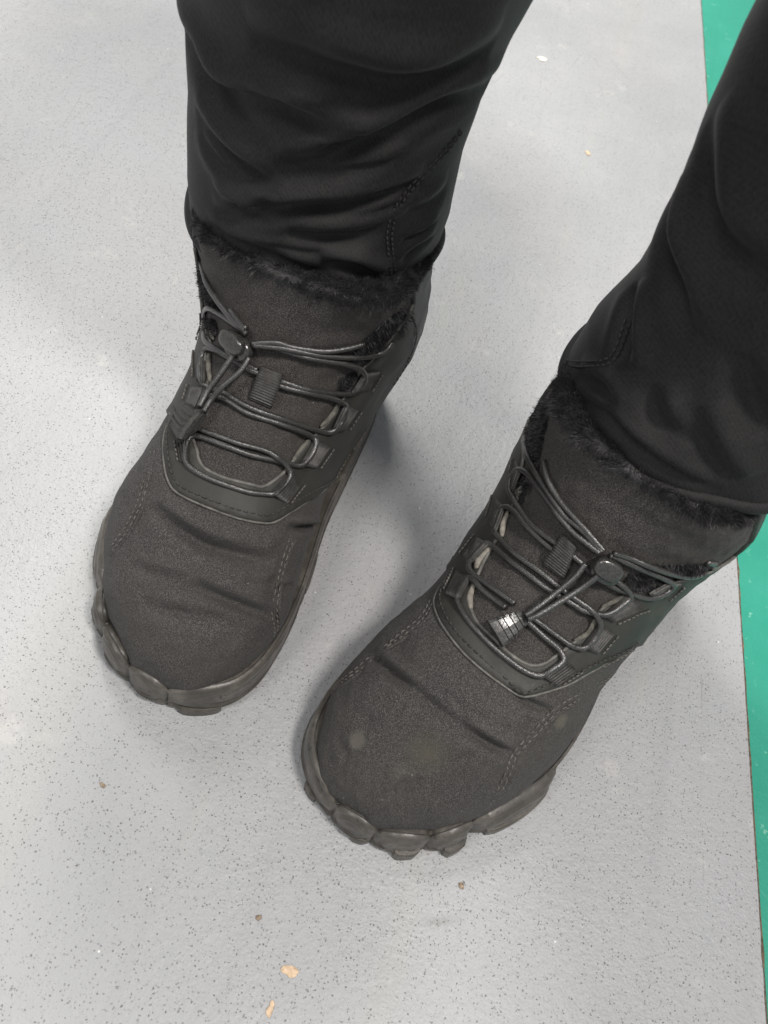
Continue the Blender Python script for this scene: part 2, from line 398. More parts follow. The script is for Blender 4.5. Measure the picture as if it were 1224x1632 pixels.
# ------------------------------------------------------------------ boots
ST = np.array([  # top x,z  bottom x,z  medial, lateral, widest-at, roundness above, below   (mm, toe to cuff)
(279.5,24,279.5,22,16,-15,.5,2,2),(278.5,33,278.5,16,26,1,.62,2,2.5),(275,41,275,13,34,8,.66,2,3),(267.5,50,267.5,12,41.5,18,.68,2.05,3.2),
(256,59.5,256,12,47.5,31,.7,2.1,3.5),(239,69,239,12,52.5,42.5,.72,2.15,3.5),(222,79,220,12,53.5,50.5,.72,2.15,3.5),(205,88,198,12,52.5,56.5,.72,2.1,3.5),
(187,97,168,12,49,58,.70,2.0,3.2),(171,105,132,12,47,57.5,.66,2.0,3.0),(158,115,88,12,47.5,59,.60,2.0,2.8),(149,126,45,13,50,61,.54,2.0,2.5),
(144,135,14,20,52,64,.50,2.1,2.3),(141,142,2,42,53,66,.48,2.2,2.3),(139,148,2,68,53,67,.46,2.2,2.2),(138,153,8,95,52,67,.45,2.4,2.2),
(137,157,13,122,50,65,.42,2.7,2.2),(136,161,14,145,48,63,.40,2.9,2.2)], float)
def catmull(P, t):
    n = len(P) - 1; i = np.clip(np.floor(t).astype(int), 0, n - 1); u = (t - i)[:, None]
    p0 = P[np.clip(i - 1, 0, n)]; p1 = P[i]; p2 = P[i + 1]; p3 = P[np.clip(i + 2, 0, n)]
    return .5 * (2 * p1 + (-p0 + p2) * u + (2 * p0 - 5 * p1 + 4 * p2 - p3) * u ** 2 + (-p0 + 3 * p1 - 3 * p2 + p3) * u ** 3)
def boot_grid(girth, nu=280, nv=320):
    st = ST.copy(); st[:, 4] += girth[0]; st[:, 5] += girth[1]
    S = catmull(st, np.linspace(0, len(st) - 1, nv)); V = np.zeros((nv, nu, 3))
    ph = np.linspace(0, 2 * np.pi, nu, endpoint=False); c = np.cos(ph); sn = np.sin(ph)
    for k, (Tx, Tz, Bx, Bz, med, lat, m, nt, nb) in enumerate(S):
        yc = (med - lat) / 2; wd = (med + lat) / 2; e = np.where(c > 0, 2 / nt, 2 / nb)
        a = np.sign(c) * np.abs(c) ** e; b = np.sign(sn) * np.abs(sn) ** e
        f = np.where(a > 0, m * (1 - a), m + (1 - m) * (-a))
        V[k, :, 0] = Tx + (Bx - Tx) * f; V[k, :, 2] = Tz + (Bz - Tz) * f; V[k, :, 1] = yc + wd * b
    return V / 1000
OUT = np.array([(0,0),(4,14),(14,25),(30,33),(60,39),(100,42),(140,44),(160,46.5),(180,50),(200,53),(215,54.5),(231,54.5),(245,53),(256,50),(265,45),(272,37),(276.5,29),(279,22),(280.5,17),(280,8),(279,0),(277,-8),(272,-17),(266,-25),(258,-32),(248,-38),(240,-42),(222,-50),(205,-56.5),(185,-60),(160,-60),(130,-57),(100,-53),(60,-48),(30,-40),(14,-29),(4,-15)], float)
PINCH = [(200, 54), (283, 19), (279, -5), (264, -27), (246, -40), (196, -59)]

class Boot: pass
def to_world(Vl, heel, ang, s):
    ax = np.array([math.cos(ang), math.sin(ang)]); med = np.array([-ax[1], ax[0]]) * s
    W = np.zeros_like(Vl); W[..., 0] = heel[0] + Vl[..., 0] * ax[0] + Vl[..., 1] * med[0]
    W[..., 1] = heel[1] + Vl[..., 0] * ax[1] + Vl[..., 1] * med[1]; W[..., 2] = Vl[..., 2]; return W
UM, VM = 300.0, 300.0    # surface coordinates to millimetres, roughly

def patch(skin, poly, h, edge_h, step=2.6, inset=.9, skirt=-.6):
    """a sheet lying on the skin inside poly (u, v); rounded rim, real thickness"""
    P = np.array([(u * UM, v * VM) for u, v in poly])
    # resample
    Q = []
    for i in range(len(P)):
        a, b = P[i], P[(i + 1) % len(P)]; n = max(1, int(np.linalg.norm(b - a) / 1.3))
        for k in range(n): Q.append(a + (b - a) * k / n)
    Q = np.array(Q); n = len(Q)
    area = .5 * np.sum(Q[:, 0] * np.roll(Q[:, 1], -1) - np.roll(Q[:, 0], -1) * Q[:, 1])
    t = np.roll(Q, -1, 0) - np.roll(Q, 1, 0); t /= np.linalg.norm(t, axis=1)[:, None] + 1e-9
    nin = np.c_[-t[:, 1], t[:, 0]] * (1 if area > 0 else -1)
    R = Q + nin * inset
    pl = [tuple(q) for q in Q]
    ring = [tuple(r) for r in R[inside_many(Q, R[:, 0], R[:, 1])]]
    x0, y0 = Q.min(0); x1, y1 = Q.max(0)
    g = np.array([(x, y) for i, y in enumerate(np.arange(y0, y1, step)) for x in np.arange(x0 + (i % 2) * step / 2, x1, step)])
    g = g[inside_many(Q, g[:, 0], g[:, 1])]
    g = g[[np.min(np.sum((Q - q) ** 2, 1)) > (inset * 1.7) ** 2 for q in g]]; inner = [tuple(q) for q in g]
    pts = pl + ring + inner
    res = delaunay_2d_cdt([Vector(p) for p in pts], [(i, (i + 1) % n) for i in range(n)], [], 0, 1e-5)
    vs = res[0]; tri = []; orig = res[3]
    vv = np.array([(v.x, v.y) for v in vs]); cc = np.array([vv[list(f)].mean(0) for f in res[2]])
    tri = [tuple(f) for f, k in zip(res[2], inside_many(Q, cc[:, 0], cc[:, 1])) if k]
    Qs = {}
    V = []
    bnd = [False] * len(vs)
    for i, o in enumerate(orig):
        if any(k < n for k in o): bnd[i] = True
    for i, p in enumerate(vs):
        q, nn = skin.at(p.x / UM, p.y / VM); V.append(q + nn * ((edge_h if bnd[i] else h) / 1000))
    # orientation
    a, b, c = (np.array(V[i]) for i in tri[len(tri) // 2]); mid = vs[tri[len(tri) // 2][0]]
    _, nn = skin.at(mid.x / UM, mid.y / VM)
    if np.cross(b - a, c - a) @ nn < 0: tri = [t[::-1] for t in tri]
    # skirt
    cnt = {}
    for t in tri:
        for i in range(3):
            e = (t[i], t[(i + 1) % 3]); cnt[tuple(sorted(e))] = cnt.get(tuple(sorted(e)), []) + [e]
    low = {}
    for k, es in cnt.items():
        if len(es) == 1:
            for i in es[0]:
                if i not in low:
                    q, nn = skin.at(vs[i].x / UM, vs[i].y / VM); low[i] = len(V); V.append(q + nn * (skirt / 1000))
            a, b = es[0]; tri.append((b, a, low[a], low[b]))
    return V, tri
def stitches(skin, pts, h, length, gap, r, jit=.12):
    """little thread segments along a line of surface points (already 3-D with normals)"""
    L = spline(np.array([p for p, n in pts]), .0008); Nn = np.array([n for p, n in pts])
    tt = np.linspace(0, 1, len(L)); ti = np.linspace(0, 1, len(Nn))
    NN = np.stack([np.interp(tt, ti, Nn[:, k]) for k in range(3)], 1)
    d = np.r_[0, np.cumsum(np.linalg.norm(np.diff(L, axis=0), axis=1))]; parts = []; s = 0
    at = lambda x: np.array([np.interp(x, d, L[:, k]) for k in range(3)])
    an = lambda x: np.array([np.interp(x, d, NN[:, k]) for k in range(3)])
    while s + length < d[-1]:
        l = length * (1 + random.uniform(-jit, jit)); a = at(s); b = at(s + l); n = an(s + l / 2); n /= np.linalg.norm(n)
        P = [a + n * (h - r * .9), a * .8 + b * .2 + n * (h + r * .5), a * .2 + b * .8 + n * (h + r * .5), b + n * (h - r * .9)]
        parts.append(tube(P, [r * .6, r, r, r * .6], 5)); s += l + gap
    return join(parts)
def shifted(pts, off):
    """move a surface line sideways within the surface"""
    P = np.array([p for p, n in pts]); T = np.gradient(P, axis=0); out = []
    for (p, n), t in zip(pts, T):
        s = np.cross(n, t); s /= np.linalg.norm(s) + 1e-12; out.append((p + s * off, n))
    return out
def fur_strands(P, N, FL, length, width, lean, curl=.5, clump=.35):
    """every strand is a tapering bent blade; P points, N normals, FL flow"""
    n = len(P); unit = lambda X: X / (np.linalg.norm(X, axis=1)[:, None] + 1e-9)
    tuft = np.sin(P * 700 + 2 * np.sin(P[:, [1, 2, 0]] * 420)) * .35
    l = (length * rng.uniform(.5, 1.2, n))[:, None]
    d = unit(N * (1 - lean) + FL * lean + rng.normal(0, clump, (n, 3)) * .6 + tuft)
    s = unit(np.cross(d, rng.normal(0, 1, (n, 3)))); bend = FL * curl + rng.normal(0, .25, (n, 3)) + tuft
    a = P - N * .0006; b = P + d * l * .5 + bend * l * .08; c = P + d * l * .85 + bend * l * .30
    V = np.stack([a - s * width, a + s * width, b - s * width * .8, b + s * width * .8, c], 1).reshape(-1, 3)
    i = np.arange(n) * 5
    F = np.stack([i, i + 1, i + 3, i + 2], 1).tolist() + np.stack([i + 2, i + 3, i + 4], 1).tolist()
    return V, F
def ribbed_quad(skin, c00, c10, c11, c01, hfun, ribs, amp, nt=60, ns=8, under=True):
    """strip over picture corners c00-c10 (start edge) to c01-c11 (end edge); ribs run along s"""
    V = []; c00, c10, c11, c01 = map(np.array, (c00, c10, c11, c01))
    rows = []
    base = {}
    for i in range(nt + 1):
        t = i / nt
        for j in range(ns + 1):
            s = j / ns; q = (c00 * (1 - s) + c10 * s) * (1 - t) + (c01 * (1 - s) + c11 * s) * t
            p, n, _ = skin.hit(*q); base[i, j] = (p, n, ray_dir(*q))
    nm = sum(base[i, j][1] for i in range(0, nt + 1, 6) for j in range(ns + 1)); nm /= np.linalg.norm(nm)
    for i in range(nt + 1):
        t = i / nt
        for j in range(ns + 1):
            p, n, d = base[i, j]; edge = .0004 if j in (0, ns) else 0
            V.append(p - d * ((hfun(t) - edge) / max(.42, -float(d @ nm))) + nm * amp * math.sin(2 * math.pi * ribs * t))
    F = [(i * (ns + 1) + j, i * (ns + 1) + j + 1, (i + 1) * (ns + 1) + j + 1, (i + 1) * (ns + 1) + j) for i in range(nt) for j in range(ns)]
    # thickness
    m = len(V); V2 = [v - nm * .0011 for v in V]; V += V2
    F2 = [tuple(k + m for k in f[::-1]) for f in F]; rim = []
    for i in range(nt):
        for j in (0, ns):
            a = i * (ns + 1) + j; b = (i + 1) * (ns + 1) + j; rim.append((a, b, b + m, a + m) if j == 0 else (b, a, a + m, b + m))
    for j in range(ns):
        for i in (0, nt):
            a = i * (ns + 1) + j; b = a + 1; rim.append((b, a, a + m, b + m) if i == 0 else (a, b, b + m, a + m))
    F = F + F2 + rim
    # make sure the top looks out
    a, b, c = V[F[0][0]], V[F[0][1]], V[F[0][2]]
    if np.cross(b - a, c - a) @ nm < 0: F = [f[::-1] for f in F]
    return V, F
def pill(c, ex, ey, ez, lx, ly, h, bev, n=28, sq=2.6):
    """rounded lozenge: stadium outline, domed bevel, sitting on c"""
    V = []; F = []; rows = [(0, .88), (bev * .4, 1.0), (h - bev, 1.0), (h - bev * .35, .95), (h, .78), (h + bev * .12, .45)]
    for z, k in rows:
        for i in range(n):
            t = 2 * math.pi * i / n; ca, sa = math.cos(t), math.sin(t)
            x = lx * np.sign(ca) * abs(ca) ** (2 / sq); y = ly * np.sign(sa) * abs(sa) ** (2 / sq)
            kx = 1 - (1 - k) * ly / lx
            V.append(c + ex * x * kx + ey * y * k + ez * z)
    for r in range(len(rows) - 1):
        for i in range(n): F.append((r * n + i, r * n + (i + 1) % n, (r + 1) * n + (i + 1) % n, (r + 1) * n + i))
    F.append(tuple(range(n))[::-1]); F.append(tuple((len(rows) - 1) * n + i for i in range(n)))
    if np.cross(ex, ey) @ ez < 0: F = [f[::-1] for f in F]
    return V, F

def make_boot(D):
    s = D['side']; heel = np.array(D['heel']); ang = D['ang']
    root = empty('winter_boot', Matrix.Translation((heel[0], heel[1], 0)) @ Matrix.Rotation(ang, 4, 'Z'))
    bpy.context.view_layer.update()
    tag(root, D['label'], 'boot', 'pair of black winter boots')
    sk = Skin(to_world(boot_grid(D['girth']), heel, ang, s), s > 0)
    # outward check
    k, j = sk.nv // 2, 0
    if (sk.N[k, j] @ np.array([0, 0, 1])) < 0: sk = Skin(sk.V, not sk.flip)
    loc = lambda p: np.array(root.matrix_world.inverted() @ Vector(p))
    for px, dep, wid, rid in D['creases']: crease(sk, px, dep, wid, rid)
    # gentle unevenness of worn fabric
    P = sk.V; wv = np.sin(P[..., 0] * 95 + 2 * s) * np.sin(P[..., 1] * 80 + P[..., 2] * 60) * .0006
    for q in range(26):                                             # small random flex ripples running across the foot
        kv = rng.normal(0, 1, 3) * (420, 150, 260); wv += np.sin(P @ kv + rng.uniform(0, 6.28)) * .00007
    sk.V = P + sk.N * wv[..., None]; sk.renew()
    # ---- cut the skin into vamp (with sides and heel) and tongue
    opening = [sk.uv(*p) for p in D['opening']]
    op = [(opening[0][0], 1.01)] + opening + [(opening[-1][0], 1.01)]
    opmm = [(u * UM, v * VM) for u, v in op]; cen = np.mean(opmm, 0)
    big = [tuple(np.array(q) + (np.array(q) - cen) / (np.linalg.norm(np.array(q) - cen) + 1e-9) * 3.5) for q in opmm]
    fi = np.arange(len(sk.F)); uu = (fi % sk.nu + .5) / sk.nu; uu = np.where(uu > .5, uu - 1, uu); vv = (fi // sk.nu + .5) / (sk.nv - 1)
    tm = inside_many(big, uu * UM, vv * VM) & (vv > .35); ton = [f for f, t in zip(sk.F, tm) if t]; vam = [f for f, t in zip(sk.F, tm) if not t]
    def cut(name, faces, mat):
        used = sorted({i for f in faces for i in f}); mp = {o: n for n, o in enumerate(used)}
        return build(name, sk.V.reshape(-1, 3)[used], [tuple(mp[i] for i in f) for f in faces], mat, root)
    stains = [(loc(sk.hit(px, py)[0]), r, c, a, so) for px, py, r, c, a, so in D.get('stains', ())]
    SHELL = mat_softshell('softshell_fabric', stains)
    vamp = cut('vamp', vam, SHELL); tongue = cut('tongue', ton, mat_softshell('tongue_fabric', (), (.90, .88, .87)))
    # ---- leather quarter / eyestay
    low = [sk.uv(*p) for p in D['lower']]          # from the lateral side over the front to the medial side
    o = opening if D['opening_from'] == 'lateral' else opening[::-1]   # lateral top -> medial top
    us, ue = low[0], low[-1]; sg = 1.0
    latsign = -1 if us[0] < 0 else 1
    poly = [(latsign * .497, .60), (latsign * .40, us[1] + .05)] + low + [(-latsign * .40, ue[1] + .05), (-latsign * .497, .60), (-latsign * .497, .995)]
    # top edge round the cuff to the opening, then down the opening and up again
    mt = o[-1]; lt = o[0]
    poly += [(-latsign * .35, .995), (mt[0] - latsign * .05, .995), (mt[0], .992)] + o[::-1] + [(lt[0], .992), (lt[0] + latsign * .05, .995), (latsign * .35, .995), (latsign * .497, .995)]
    V, F = patch(sk, poly, 1.8, .7)
    quarter = build('quarter', V, F, LEATHER, root)
    # cut edge of the opening, paler than the face
    edge = [(p + n * .0012) for p, n in (sk.at(u, v) for u, v in o)]
    V, F = tube(spline(edge, .0012), .0009, 6); build('cut_edge', V, F, EDGE, quarter)
    for px, r, *fm in D['foam']:
        fp_ = spline([sk.on(x, y, .0013) for x, y in px], .0008); V, F = tube(fp_, r * (.25 + .75 * np.sin(np.pi * np.linspace(.03, .97, len(fp_))) ** .6), 7); build('raw_edge', V, F, fm[0] if fm else D['foam_mat'], quarter)
    rim = [p + n * .0009 for p, n in (sk.at(u, v) for u, v in low)]
    V, F = tube(spline(rim, .0015), .0006, 6); build('worn_rim', V, F, EDGE, quarter)
    # stitching along the lower edge of the eyestay
    lowpts = [(lambda q: (q[0], q[1]))(sk.at(u, v)) for u, v in low]
    cc = sum(p for p, n in lowpts) / len(lowpts); up3 = sk.at(0, .62)[0]
    t1 = shifted(lowpts, .0038)
    if np.linalg.norm(t1[len(t1) // 2][0] - up3) > np.linalg.norm(lowpts[len(t1) // 2][0] - up3): t1 = shifted(lowpts, -.0038)
    V, F = stitches(sk, t1, .0024, .0024, .0011, .00042); tag(build('stitching', V, F, DTHREAD, quarter), kind='stuff')
    for px in D['quarter_stitch']:
        pts = [sk.hit(*p)[:2] for p in px]
        V, F = stitches(sk, pts, .0024, .0022, .0011, .0004); tag(build('stitching', V, F, THREAD, quarter), kind='stuff')
    # ---- vamp seams: raised lap and double stitching
    for px in D['seams']:
        pts = [sk.hit(*p)[:2] for p in px]
        for off in (-.0014, .0014):
            V, F = stitches(sk, shifted(pts, off), .0001, .0024, .0013, .00038, .3); tag(build('stitching', V, F, THREAD, vamp), kind='stuff')
        V, F = tube(spline([p - n * .0004 for p, n in shifted(pts, .003)], .002), .0009, 6); build('seam_fold', V, F, SHELL, vamp)
    # ---- sole: scalloped rubber wall, lumps between the pinches
    Oc = np.concatenate([OUT, OUT[:1]]); Oc = spline(Oc, .9)[:-1]; nO = len(Oc)
    d = np.linalg.norm(Oc - np.roll(Oc, 1, 0), axis=1); arc = np.cumsum(d); Ltot = arc[-1]
    T = np.roll(Oc, -1, 0) - np.roll(Oc, 1, 0); T /= np.linalg.norm(T, axis=1)[:, None]; No = np.c_[T[:, 1], -T[:, 0]]
    if np.sum(No * (Oc - Oc.mean(0))) < 0: No = -No
    ps = sorted(int(np.argmin(np.sum((Oc - p) ** 2, 1))) for p in PINCH)
    info = []
    for i in range(nO):
        tt, kind = .5, 0; dB = 1.6; zt = 21 if Oc[i][1] < 0 else 20
        for a, b in zip(ps[:-1], ps[1:]):
            if a <= i <= b:
                t = (i - a) / max(1, b - a); lump = math.sin(math.pi * min(max(t, 0), 1)) ** .42; tt = t; kind = 1
                if b == ps[1]: e = min(1, t * 1.3); zt = 21 + 5.5 * e * math.sin(math.pi * (1 - .5 * min(1, (1 - t) * 5)) ) ** .5 if t > .8 else 21 + 5.5 * e; dB = 1.2 + 2.2 * e * (math.sin(math.pi * .5 * min(1, (1 - t) * 6)) ** .5); zt = 18.5 + (zt - 18.5) * (math.sin(math.pi * .5 * min(1, (1 - t) * 6)) ** .6); kind = 2
                elif b == ps[5]: zt = 18.5 + 5.5 * min(1, math.sin(math.pi * t) * 2.2) ** .5; dB = .2 + 7.6 * math.sin(math.pi * min(1, (1 - t) * .85 + .10)) ** .6 * min(1, t * 9)
                else: zt = 18 + 7.5 * lump; dB = -.4 + (5.4 if b == ps[4] else 4.2) * lump
        info.append((dB, zt, tt, kind))
    dBs = np.array([x[0] for x in info]); zts = np.array([x[1] for x in info])
    R = 30; G = np.zeros((nO, R, 3))
    for i in range(nO):
        dB, zt, t, kind = info[i]
        for r in range(R):
            if r == 0: off, z = -9, zt - 2.2
            elif r == 1: off, z = -1.8, zt - .2
            elif r == R - 2: off, z = dB - 2.0, .4
            elif r == R - 1: off, z = -14, .6
            else:
                w_ = (r - 2) / (R - 5); z = zt * (1 - w_) + 1.0 * w_
                bul = math.sin(math.pi * (.12 + .70 * w_)) ** .7
                off = -.3 + (dB + .3) * bul + (.9 if w_ > .78 else 0)
                if kind:
                    rho = math.hypot((t - .5) / .5 if kind == 1 else (t - .6) / .55, (w_ - .48) / .52)
                    if rho < 1: off += .55 * math.exp(-((rho - .62) / .10) ** 2) + .35 * math.exp(-((rho - .28) / .12) ** 2) - .35 * math.exp(-((rho - .80) / .07) ** 2)
                off += .5 * math.exp(-((w_ - .06) / .05) ** 2)
            q = Oc[i] + No[i] * off; G[i, r] = (q[0] / 1000, q[1] / 1000, z / 1000)
    W = to_world(G, heel, ang, s).reshape(-1, 3)
    F = [(i * R + r, i * R + r + 1, ((i + 1) % nO) * R + r + 1, ((i + 1) % nO) * R + r) for i in range(nO) for r in range(R - 1)]
    if s < 0: F = [f[::-1] for f in F]
    sole = build('sole', W, F, RUBBER, root)
    # dark glue line where fabric meets rubber
    gl = to_world(np.c_[(Oc + No * -.4) / 1000, (zts + .35) / 1000][ps[0] - 90:ps[-1] + 90], heel, ang, s)
    V, F = tube(gl, .0003, 5); build('glue_line', V, F, DTHREAD, sole)
    # tread lugs showing below the wall
    for (xa, ya), (xb, yb), out, zh in D['lugs']:
        ii = [int(np.argmin(np.sum((Oc - q * 1000) ** 2, 1))) for q in (loc(floor_at(xa, ya, .004))[:2] * (1, s), loc(floor_at(xb, yb, .004))[:2] * (1, s))]
        i0, i1 = min(ii), max(ii); n = max(5, (i1 - i0) // 2); Lg = []
        for t in np.linspace(i0, i1, n):
            i = int(t) % nO; e = min(1, 4 * min(t - i0, i1 - t) / max(1, i1 - i0) + .55)
            for off, z in ((dBs[i] - 2, .3), (dBs[i] + out * e, .3), (dBs[i] + out * e - .2, zh - .8), (dBs[i] + out * e - .9, zh), (dBs[i] - 2, zh)):
                q = Oc[i] + No[i] * off; Lg.append((q[0] / 1000, q[1] / 1000, z / 1000))
        n = len(Lg) // 5; Lw = to_world(np.array(Lg), heel, ang, s)
        F = [(a * 5 + r, a * 5 + (r + 1) % 5, (a + 1) * 5 + (r + 1) % 5, (a + 1) * 5 + r) for a in range(n - 1) for r in range(5)] + [(4, 3, 2, 1, 0), tuple((n - 1) * 5 + r for r in range(5))]
        if s < 0: F = [f[::-1] for f in F]
        build('tread_lug', Lw, F, RUBBER, sole, False)
    # ---- webbing loops
    def hf(t):
        if t < .78: return .0027 + .0020 * (t / .78) ** 1.3
        x = (t - .78) / .22; return .0047 - .0034 * x ** 2.2
    for o0, o1, f0, f1 in D['loops']:
        f0, f1, o0, o1 = (np.array(q, float) for q in (f0, f1, o0, o1)); fm_ = (f0 + f1) / 2; om_ = (o0 + o1) / 2; o0, o1 = om_ + (o0 - om_) * 1.05 + (om_ - fm_) * .08, om_ + (o1 - om_) * 1.05 + (om_ - fm_) * .08; f0, f1 = fm_ + (f0 - fm_) * 1.12, fm_ + (f1 - fm_) * 1.12; e0 = f0 + (f0 - o0) * .12; e1 = f1 + (f1 - o1) * .12
        ln = np.linalg.norm(sk.hit(*o0)[0] - sk.hit(*e0)[0])
        V, F = ribbed_quad(sk, o0, o1, e1, e0, hf, max(3, ln / .0016), .00058, 70, 6)
        lp = build('webbing_loop', V, F, WEB, root)
        V, F = stitches(sk, [sk.hit(*(o0 + (o1 - o0) * t))[:2] for t in (0, .35, .7, 1.0)], .0024, .0018, .0007, .0005); tag(build('bar_tack', V, F, THREAD, lp), kind='stuff')
    # ---- ribbed tab on the tongue
    c = D['tab']; ln = np.linalg.norm(sk.hit(*c[0])[0] - sk.hit(*c[3])[0])
    V, F = ribbed_quad(sk, c[0], c[1], c[2], c[3], lambda t: .0016 + .0042 * math.sin(math.pi * min(1, t * 1.02)) ** .6, 13, .00034, 110, 8)
    build('lace_keeper', V, F, WEB, root)
    # ---- laces
    lace = None
    for pts, h in D['laces']:
        P = [sk.on(x, y, (h if np.ndim(h) == 0 else np.interp(i / max(1, len(pts) - 1), np.linspace(0, 1, len(h)), h)) / 1000) for i, (x, y) in enumerate(pts)]
        V, F = tube(spline(P, .0012), .00146, 10); build('lace', V, F, CORD, root)
    # ---- cord lock
    (ax_, ay_), (bx_, by_), hh = D['lock']
    pa, na, _ = sk.hit(ax_, ay_); pb, nb, _ = sk.hit(bx_, by_); n = na + nb; n /= np.linalg.norm(n)
    tilt = np.array(D['lock_tilt']); n = n + CAM_RT * tilt[0] + CAM_UP * tilt[1]; n /= np.linalg.norm(n)
    ex = pb - pa; ex -= n * (ex @ n); L = np.linalg.norm(ex); ex /= L; ey = np.cross(n, ex)
    ctr = (pa + pb) / 2
    V, F = pill(ctr + n * hh * .25 + ex * .0012 - ey * D['lock_off'], ex, ey, n, L * .54, .0062, .0052, .0020); lk = build('cord_lock', V, F, PLASTIC, root)
    V, F = pill(ctr + n * (hh * .25 + .0046), ex, ey, n, L * .5, .0048, .0042, .0019); build('lock_button', V, F, PLASTIC, lk)
    # ---- lace end clip
    C = [sk.on(x, y, h / 1000) for x, y, h in D['clip']]         # neck a, neck b, wide b, wide a
    if 'clip_n' in D:                                            # lies flat in its own plane
        cn = np.array(D['clip_n']); cn /= np.linalg.norm(cn); c0 = sum(C) / 4
        C = [CAM_C + r * (((c0 - CAM_C) @ cn) / (r @ cn)) for r in (ray_dir(x, y) for x, y, h in D['clip'])]
    nn = np.cross(C[1] - C[0], C[3] - C[0]); nn /= np.linalg.norm(nn)
    if nn @ (CAM_C - C[0]) < 0: nn = -nn
    def P(sx, t): return (C[0] * (1 - sx) + C[1] * sx) * (1 - t) + (C[3] * (1 - sx) + C[2] * sx) * t
    V = []; F = []; nt = 40
    def hh_(t):
        for r0 in (.10, .30, .48, .66):
            if r0 < t < r0 + .10: return .0008
        return 0
    for i in range(nt + 1):
        t = i / nt; crown = .0006 * (1 - (2 * t - 1) ** 2)
        for sx, dz in ((0, -.0042), (-.02, -.0022), (0, -.0004), (.10, 0), (.5, .0004), (.90, 0), (1, -.0004), (1.02, -.0022), (1, -.0042)):
            V.append(P(sx, t) + nn * (dz + crown + (hh_(t) if 0 < sx < 1 else 0)))
    m = 9
    F = [(i * m + j, i * m + (j + 1) % m, (i + 1) * m + (j + 1) % m, (i + 1) * m + j) for i in range(nt) for j in range(m)] + [tuple(range(m))[::-1], tuple(nt * m + j for j in range(m))]
    clip = build('lace_end_clip', V, F, D['clip_mat'], root, False)
    if D.get('clip2'):
        Q = [sk.on(x, y, h / 1000) for x, y, h in D['clip2']]; n2 = np.cross(Q[1] - Q[0], Q[3] - Q[0]); n2 /= np.linalg.norm(n2)
        if n2 @ (CAM_C - Q[0]) < 0: n2 = -n2
        V = [q for q in Q] + [q - n2 * .0035 for q in Q]; k = len(Q)
        F = [tuple(range(k)), tuple(range(k, 2 * k))[::-1]] + [((i + 1) % k, i, i + k, (i + 1) % k + k) for i in range(k)]
        o2 = build('clip_leaf', V, F, D['clip_mat'], clip, False); bv = o2.modifiers.new('b', 'BEVEL'); bv.width = .0006; bv.segments = 2
    # ---- pile lining: a rounded roll round the cuff plus tufts beside the tongue
    top = sk.V[-1]; cen = top.mean(0); V = []; nu = sk.nu; rows = 9
    inw = cen - top; inw[:, 2] = 0; inw /= np.linalg.norm(inw, axis=1)[:, None]
    ringp = np.zeros((rows, nu, 3)); ringn = np.zeros((rows, nu, 3))
    for r in range(rows):
        t = r / (rows - 1); a = math.pi * t
        ringp[r] = top + inw * (.0075 * (1 - math.cos(a)))[..., None] if False else top + inw * (.0078 * (1 - math.cos(a))) + np.array([0, 0, .0045 * math.sin(a) - .03 * max(0, t - .8)])
        ringn[r] = -inw * math.cos(a) + np.array([0, 0, 1.0]) * math.sin(a)
    F = [(r * nu + j, r * nu + (j + 1) % nu, (r + 1) * nu + (j + 1) % nu, (r + 1) * nu + j) for r in range(rows - 1) for j in range(nu)]
    lining = build('pile_lining', ringp.reshape(-1, 3), F, FUR, root)
    tang = np.roll(top, -1, 0) - np.roll(top, 1, 0); tang /= np.linalg.norm(tang, axis=1)[:, None]
    n = 42000; j = rng.integers(0, nu, n); r = rng.uniform(.4, rows - 2.2, n); k = r.astype(int); f = (r - k)[:, None]; j2 = (j + 1) % nu; g = rng.random(n)[:, None]
    P_ = (ringp[k, j] * (1 - f) + ringp[k + 1, j] * f) * (1 - g) + (ringp[k, j2] * (1 - f) + ringp[k + 1, j2] * f) * g
    N_ = ringn[k, j] * (1 - f) + ringn[k + 1, j] * f
    FL = -inw[j] * .55 + tang[j] * (.6 * np.sin(j * .35 * 220 / nu + 3 * np.sin(j * .11 * 220 / nu)))[:, None] + np.array([0, 0, -.3])
    V, F = fur_strands(P_, N_, FL, .0047, .00013, .5); tag(build('pile', V, F, FUR, lining), kind='stuff')
    PP = []; NN = []; FF = []
    for pg, dens in D['tufts']:
        pg = np.array(pg, float); x0, y0 = pg.min(0); x1, y1 = pg.max(0); cnt = 0; pl = [tuple(q) for q in pg]
        while cnt < dens:
            x = random.uniform(x0, x1); y = random.uniform(y0, y1)
            if not inside(pl, x, y): continue
            p, nn, _ = sk.hit(x, y); PP.append(p + nn * .0003); NN.append(nn); cnt += 1
            FF.append(CAM_UP * -.5 + CAM_RT * (.8 if x < pg[:, 0].mean() else -.4) * random.uniform(-.5, 1))
    V, F = fur_strands(np.array(PP), np.array(NN), np.array(FF), .0040, .00016, .6); tag(build('tongue_pile', V, F, FUR, lining), kind='stuff')
    return root, sk

